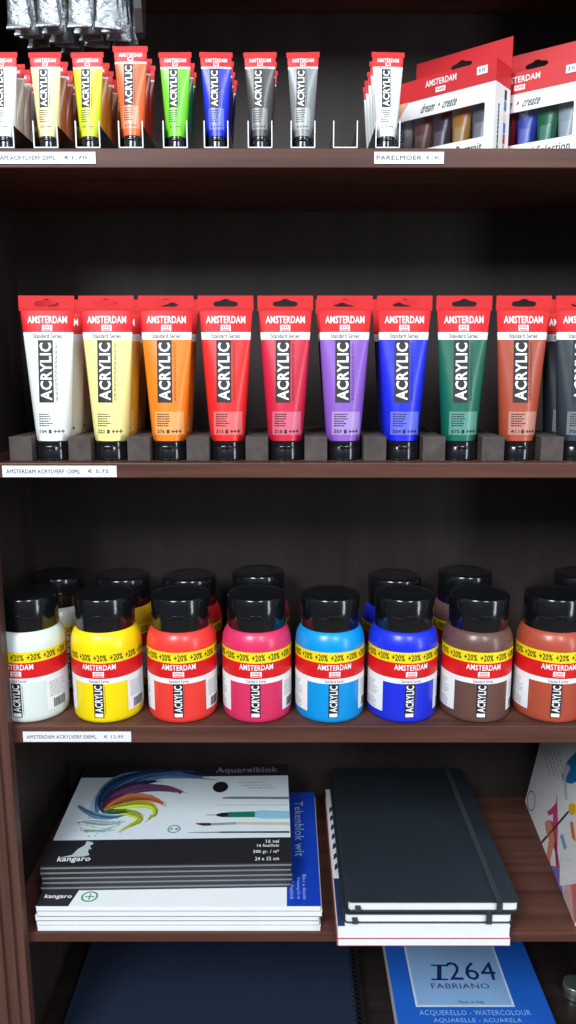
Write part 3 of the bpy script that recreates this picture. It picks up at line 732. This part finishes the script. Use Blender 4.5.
def notebook(x0, y0, z0, W, D, H, label, bx, rz=0):
    r = tag(empty('notebook', (x0, y0, CZ+z0), rz), label, 'notebook', 'black hardcover notebooks')
    def slab(za, zb_, rad, ins):
        P = rrect(ins, W-ins, ins, D-ins, rad, 5); return [[(x, y, za) for x, y in P], [(x, y, zb_) for x, y in P]]
    b = MB()
    for za, zb_ in ((0, .0011), (H-.0011, H)):
        P = rrect(0, W, 0, D, .006, 5); Q = rrect(.0004, W-.0004, .0004, D-.0004, .006, 5)
        b.rings([[(x, y, za) for x, y in Q], [(x, y, za+.0004) for x, y in P], [(x, y, zb_-.0004) for x, y in P], [(x, y, zb_) for x, y in Q]], 0, True, True)
    b.box(-.0006, .0010, .006, D-.006, .0003, H-.0003, 0, .0005)
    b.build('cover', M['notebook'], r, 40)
    b = MB(); b.rings(slab(.0012, H-.0012, .004, .0022), 0, True, True)
    b.build('pages', M['paper'], r)
    b = MB(); w = .0072
    loop_o = [(-.0012, -.0008), (D+.0012, -.0008), (D+.0012, H+.0008), (-.0012, H+.0008)]
    for k in range(7):
        c = bx+w*k/7; b.box(c, c+w/7*.82, -.0012, D+.0010, H+.0001, H+.0010)
        b.box(c, c+w/7*.82, -.0013, -.0004, -.0001, H+.0010)
    b.box(bx, bx+w, .0, D, H, H+.0005)
    b.box(bx, bx+w, -.0010, -.0002, .0001, H+.0006)
    b.build('elastic_band', M['elastic'], r)
    b = MB(); b.box(.010, .0165, -.003, .02, H/2+.000, H/2+.0008); b.box(.010, .0165, -.0036, -.0028, H/2-.004, H/2+.0008); b.build('ribbon_marker', M['elastic'], r)
    return r
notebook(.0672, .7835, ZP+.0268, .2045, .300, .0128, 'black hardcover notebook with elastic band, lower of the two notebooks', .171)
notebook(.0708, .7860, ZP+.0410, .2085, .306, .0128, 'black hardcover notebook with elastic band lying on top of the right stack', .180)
# ------------------------------------------------------------------ leaning pad with splashed cover
lp = tag(empty('art_pad', (.3585, .8116, CZ+ZP+.0003)), 'white pad with colourful paint-splash cover leaning against the right side of the bookcase', 'drawing pad')
lp.rotation_euler = (0, math.radians(9.5), math.radians(-4.8))
b = MB(); Lh, Ld = .236, .272
b.box(.0008, .0120, .0006, Ld-.0006, .0006, Lh-.0006); b.build('sheets', M['paper'], lp)
b = MB(); b.box(.0120, .0130, 0, Ld, 0, Lh); b.build('back_board', M['inkgrey'], lp)
b = MB(); b.box(0, .0008, 0, Ld, 0, Lh, 0)
def lw(px, py):
    Mx = Matrix.Rotation(math.radians(-4.8), 3, 'Z') @ Matrix.Rotation(math.radians(9.5), 3, 'Y')
    n = Mx @ Vector((1, 0, 0)); o = Vector((.3585, .8116, ZP)); p = on_plane(px, py, o, n); q = Mx.transposed() @ (p-o); return (q.y, q.z)
amats = [M['white']]
def blob(pts, c, k=1, ragged=0, seed=0):
    m = ink(c)
    if m not in amats: amats.append(m)
    P = [lw(*p) for p in pts]; rr = random.Random(seed)
    P = [(min(max(u+rr.uniform(-1, 1)*ragged, .0003), Ld-.0003), min(max(v+rr.uniform(-1, 1)*ragged, .0003), Lh-.0003)) for u, v in P]
    decal(b, P, [list(range(len(P)))], lambda u, v: (-.00015*k, u, v), amats.index(m))
blob([(567, 762), (571, 757), (576, 752), (590, 748), (592, 778), (580, 780), (572, 784), (563, 782), (562, 774)], (20, 120, 180), 1)
blob([(563, 770), (568, 764), (571, 768), (566, 778), (568, 800), (565, 800)], (200, 200, 205), 2)
blob([(557, 792), (556, 803), (552, 808), (547, 812), (549, 816), (553, 814), (553, 822), (549, 820), (545, 822), (545, 826), (549, 828), (553, 846), (560, 868), (562, 900), (557, 880), (558, 820)], (205, 70, 120), 1)
blob([(545, 822), (550, 820), (553, 828), (555, 840), (551, 858), (549, 872), (546, 858), (549, 840), (546, 832)], (220, 140, 110), 2)
blob([(550, 868), (560, 868), (562, 905), (556, 890)], (130, 110, 190), 2)
blob([(560, 868), (576, 868), (576, 884), (560, 886)], (245, 245, 245), 3)
blob([(564, 884), (576, 884), (580, 940), (572, 925), (563, 898)], (215, 180, 170), 1)
blob([(571, 884), (590, 884), (590, 940), (577, 935)], (225, 110, 120), 2)
blob([(569, 805), (572, 803), (576, 805), (576, 813), (572, 816), (569, 812)], (240, 190, 40), 3)
blob([(540, 846), (541, 848), (570, 812), (568, 811)], (80, 60, 50), 2)
blob([(560, 836), (563, 834), (567, 848), (564, 850)], (120, 170, 210), 1)
blob([(570, 822), (573, 822), (576, 842), (572, 838)], (225, 120, 60), 1)
blob([(558, 856), (574, 858), (574, 862), (558, 862)], (238, 236, 232), 1)
# sketched oval and writing
n = 20; ov = []
for rr in (1, .86): ov += [lw(531.3+4.2*rr*math.cos(2*math.pi*k/n), 801+10.5*rr*math.sin(2*math.pi*k/n)) for k in range(n)]
amats.append(ink((120, 120, 125))); gi = len(amats)-1
for s_ in range(5):
    for j in range(5):
        x = 541+s_*4.2+j*1.9; y = 746+j*6+s_*1.6
        P = [lw(x, y), lw(x+.6, y), lw(x+2.1, y+4.6), lw(x+1.5, y+4.6)]
        decal(b, P, [[0, 1, 2, 3]], lambda u, v: (-.00015, u, v), gi)
decal(b, [(max(u, .0003) if u < Ld else Ld-.0003, v) for u, v in ov], [[k, (k+1) % n, n+(k+1) % n, n+k] for k in range(n)], lambda u, v: (-.0003, u, v), gi)
b.build('cover', amats, lp)
# ------------------------------------------------------------------ lowest compartment
ZL = -.93
# Fabriano pad
ztop = -.90
r, W, D, H = pad_body('watercolour_pad', .1545, .3765, .790, 1.095, ZL+.0002, ztop, M['blue'], M['paper'], 'blue watercolour pad reading 1264 on a pale panel, on the lowest shelf', backm=M['inkblack'])
b = MB(); b.box(0, W, 0, D, H-.0006, H, 0)
def cf(px, py): x, y = on_z(px, py, ztop); return (x-.1545, y-.790)
lay = lambda k: (lambda u, v: (u, v, H+.00018*k))
fm = [M['blue'], M['paleblue'], ink((205, 220, 238)), ink((22, 42, 96)), ink((150, 190, 235)), M['white']]
p0 = cf(416, 1007); p1 = cf(515, 1007)
put_rect(b, p0[0], p1[0], p0[1], D-.03, lay(1), 2); put_rect(b, p0[0]+.003, p1[0]-.003, p0[1]+.003, D-.033, lay(2), 1)
put_rect(b, p0[0]+.008, p1[0]-.008, p0[1]+.008, D-.038, lay(3), 1)
def ft(t, xa, xb, ya, yb, m, bold=0, k=4):
    a = cf(xa, yb); c = cf(xb, yb); d_ = cf((xa+xb)/2, ya); put_text(b, t, a[0], c[0], a[1], d_[1], lay(k), m, bold)
ft('264', 450, 498, 962.5, 980.5, 3, .0)
def fq(xa, xb, ya, yb):
    decal(b, [cf(xa, yb), cf(xb, yb), cf(xb, ya), cf(xa, ya)], [[0, 1, 2, 3]], lay(4), 3)
fq(431, 447.5, 965, 966.6); fq(437, 441.5, 966, 980); fq(431.5, 448, 979, 980.6)
ft('FABRIANO', 432, 490, 983.8, 989, 3, .0)
ft('Made in Italy', 459, 485, 1001, 1004.5, 3, 0)
ft('ACQUERELLO - WATERCOLOUR', 420, 532, 1010.5, 1016.5, 4, 0); ft('AQUARELLE - ACUARELA', 434, 523, 1018.5, 1023.5, 4, 0)
b.build('cover', fm, r)
# second blue pad under: none; black page line on the left comes from its back board
# spiral pad
sz = -.902
r, W, D, H = pad_body('spiral_pad', -.3165, .098, .803, 1.087, ZL+.0002, sz, M['inkblack'], M['inkgrey'], 'large black spiral bound pad lying on the lowest shelf, left', cat='spiral pad', ct=.0015)
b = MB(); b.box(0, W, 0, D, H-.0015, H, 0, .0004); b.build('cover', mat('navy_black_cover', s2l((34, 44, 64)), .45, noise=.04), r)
b = MB(); nr = 34
for k in range(nr):
    y = .006+(D-.012)*k/(nr-1)
    for q in (0, .0022):
        pts = [(W-.003+.0115*math.cos(a)+.004, y+q+.0006*math.sin(a), H/2+.0005+.0150*math.sin(a)) for a in [2*math.pi*j/16 for j in range(17)]]
        b.tube(pts, .00055, 5)
b.build('wire_spiral', M['wire'], r, 60)
b = MB(); rr_ = []
tn = tag(empty('metal_tin', (.4335, .968, CZ+ZL+.0002)), 'small pale metallic tin glinting at the bottom right edge of the photo', 'tin')
b.lathe([(.014, 0), (.0155, .001), (.0155, .012), (.0158, .013), (.0158, .018), (.015, .0195), (.001, .0198)], 36); b.build('body', mat('pale_metal', (.5, .55, .54), .25, metal=.9), tn, 40)
b = MB(); b.lathe([(.0162, .0121), (.0166, .0125), (.0166, .0185), (.0152, .0203), (.001, .0204)], 36); b.build('tin_lid', mat('pale_metal_lid', (.6, .66, .64), .2, metal=.9), tn, 40)
# ------------------------------------------------------------------ light
def area(name, loc, target, sx_, sy_, e, col):
    l = bpy.data.lights.new(name, 'AREA'); l.shape = 'RECTANGLE'; l.size = sx_; l.size_y = sy_; l.energy = e; l.color = col
    o = bpy.data.objects.new(name, l); C.objects.link(o); o.location = loc
    o.rotation_euler = (Vector(target)-Vector(loc)).to_track_quat('-Z', 'Y').to_euler(); return o
area('shop_window_light', (-1.0, -1.3, CZ+1.45), (0, .9, CZ-.3), .8, 1.2, 78, (.92, .97, 1))
area('shop_window_light', (.8, -1.5, CZ+1.45), (0, .9, CZ-.3), .5, 1.2, 36, (.90, .96, 1))
area('side_window_light', (2.1, -.9, CZ-.05), (0, .9, CZ-.3), .3, 1.7, 20, (.90, .96, 1))
w = bpy.data.worlds.new('World'); bpy.context.scene.world = w; w.use_nodes = True
nt = w.node_tree; bg = nt.nodes['Background']
tcw = nt.nodes.new('ShaderNodeTexCoord'); sep = nt.nodes.new('ShaderNodeSeparateXYZ'); rp = nt.nodes.new('ShaderNodeValToRGB')
nt.links.new(tcw.outputs['Generated'], sep.inputs[0]); nt.links.new(sep.outputs['Z'], rp.inputs[0])
rp.color_ramp.elements[0].position = 0; rp.color_ramp.elements[0].color = (.10, .11, .13, 1)
rp.color_ramp.elements[1].position = .6; rp.color_ramp.elements[1].color = (.45, .55, .68, 1)
nt.links.new(rp.outputs['Color'], bg.inputs['Color']); bg.inputs['Strength'].default_value = .95
# ------------------------------------------------------------------ camera
cam = bpy.data.cameras.new('Camera'); co = bpy.data.objects.new('Camera', cam); C.objects.link(co)
cam.sensor_fit = 'VERTICAL'; cam.sensor_height = 24; cam.lens = 24*F/1024; cam.clip_start = .02
co.location = (0, 0, CZ); co.rotation_euler = (math.pi/2-PITCH, 0, 0)
sc = bpy.context.scene; sc.camera = co
sc.view_settings.view_transform = 'Standard'; sc.view_settings.look = 'None'; sc.view_settings.gamma = 1; sc.view_settings.exposure = 0
sc.view_settings.use_curve_mapping = False
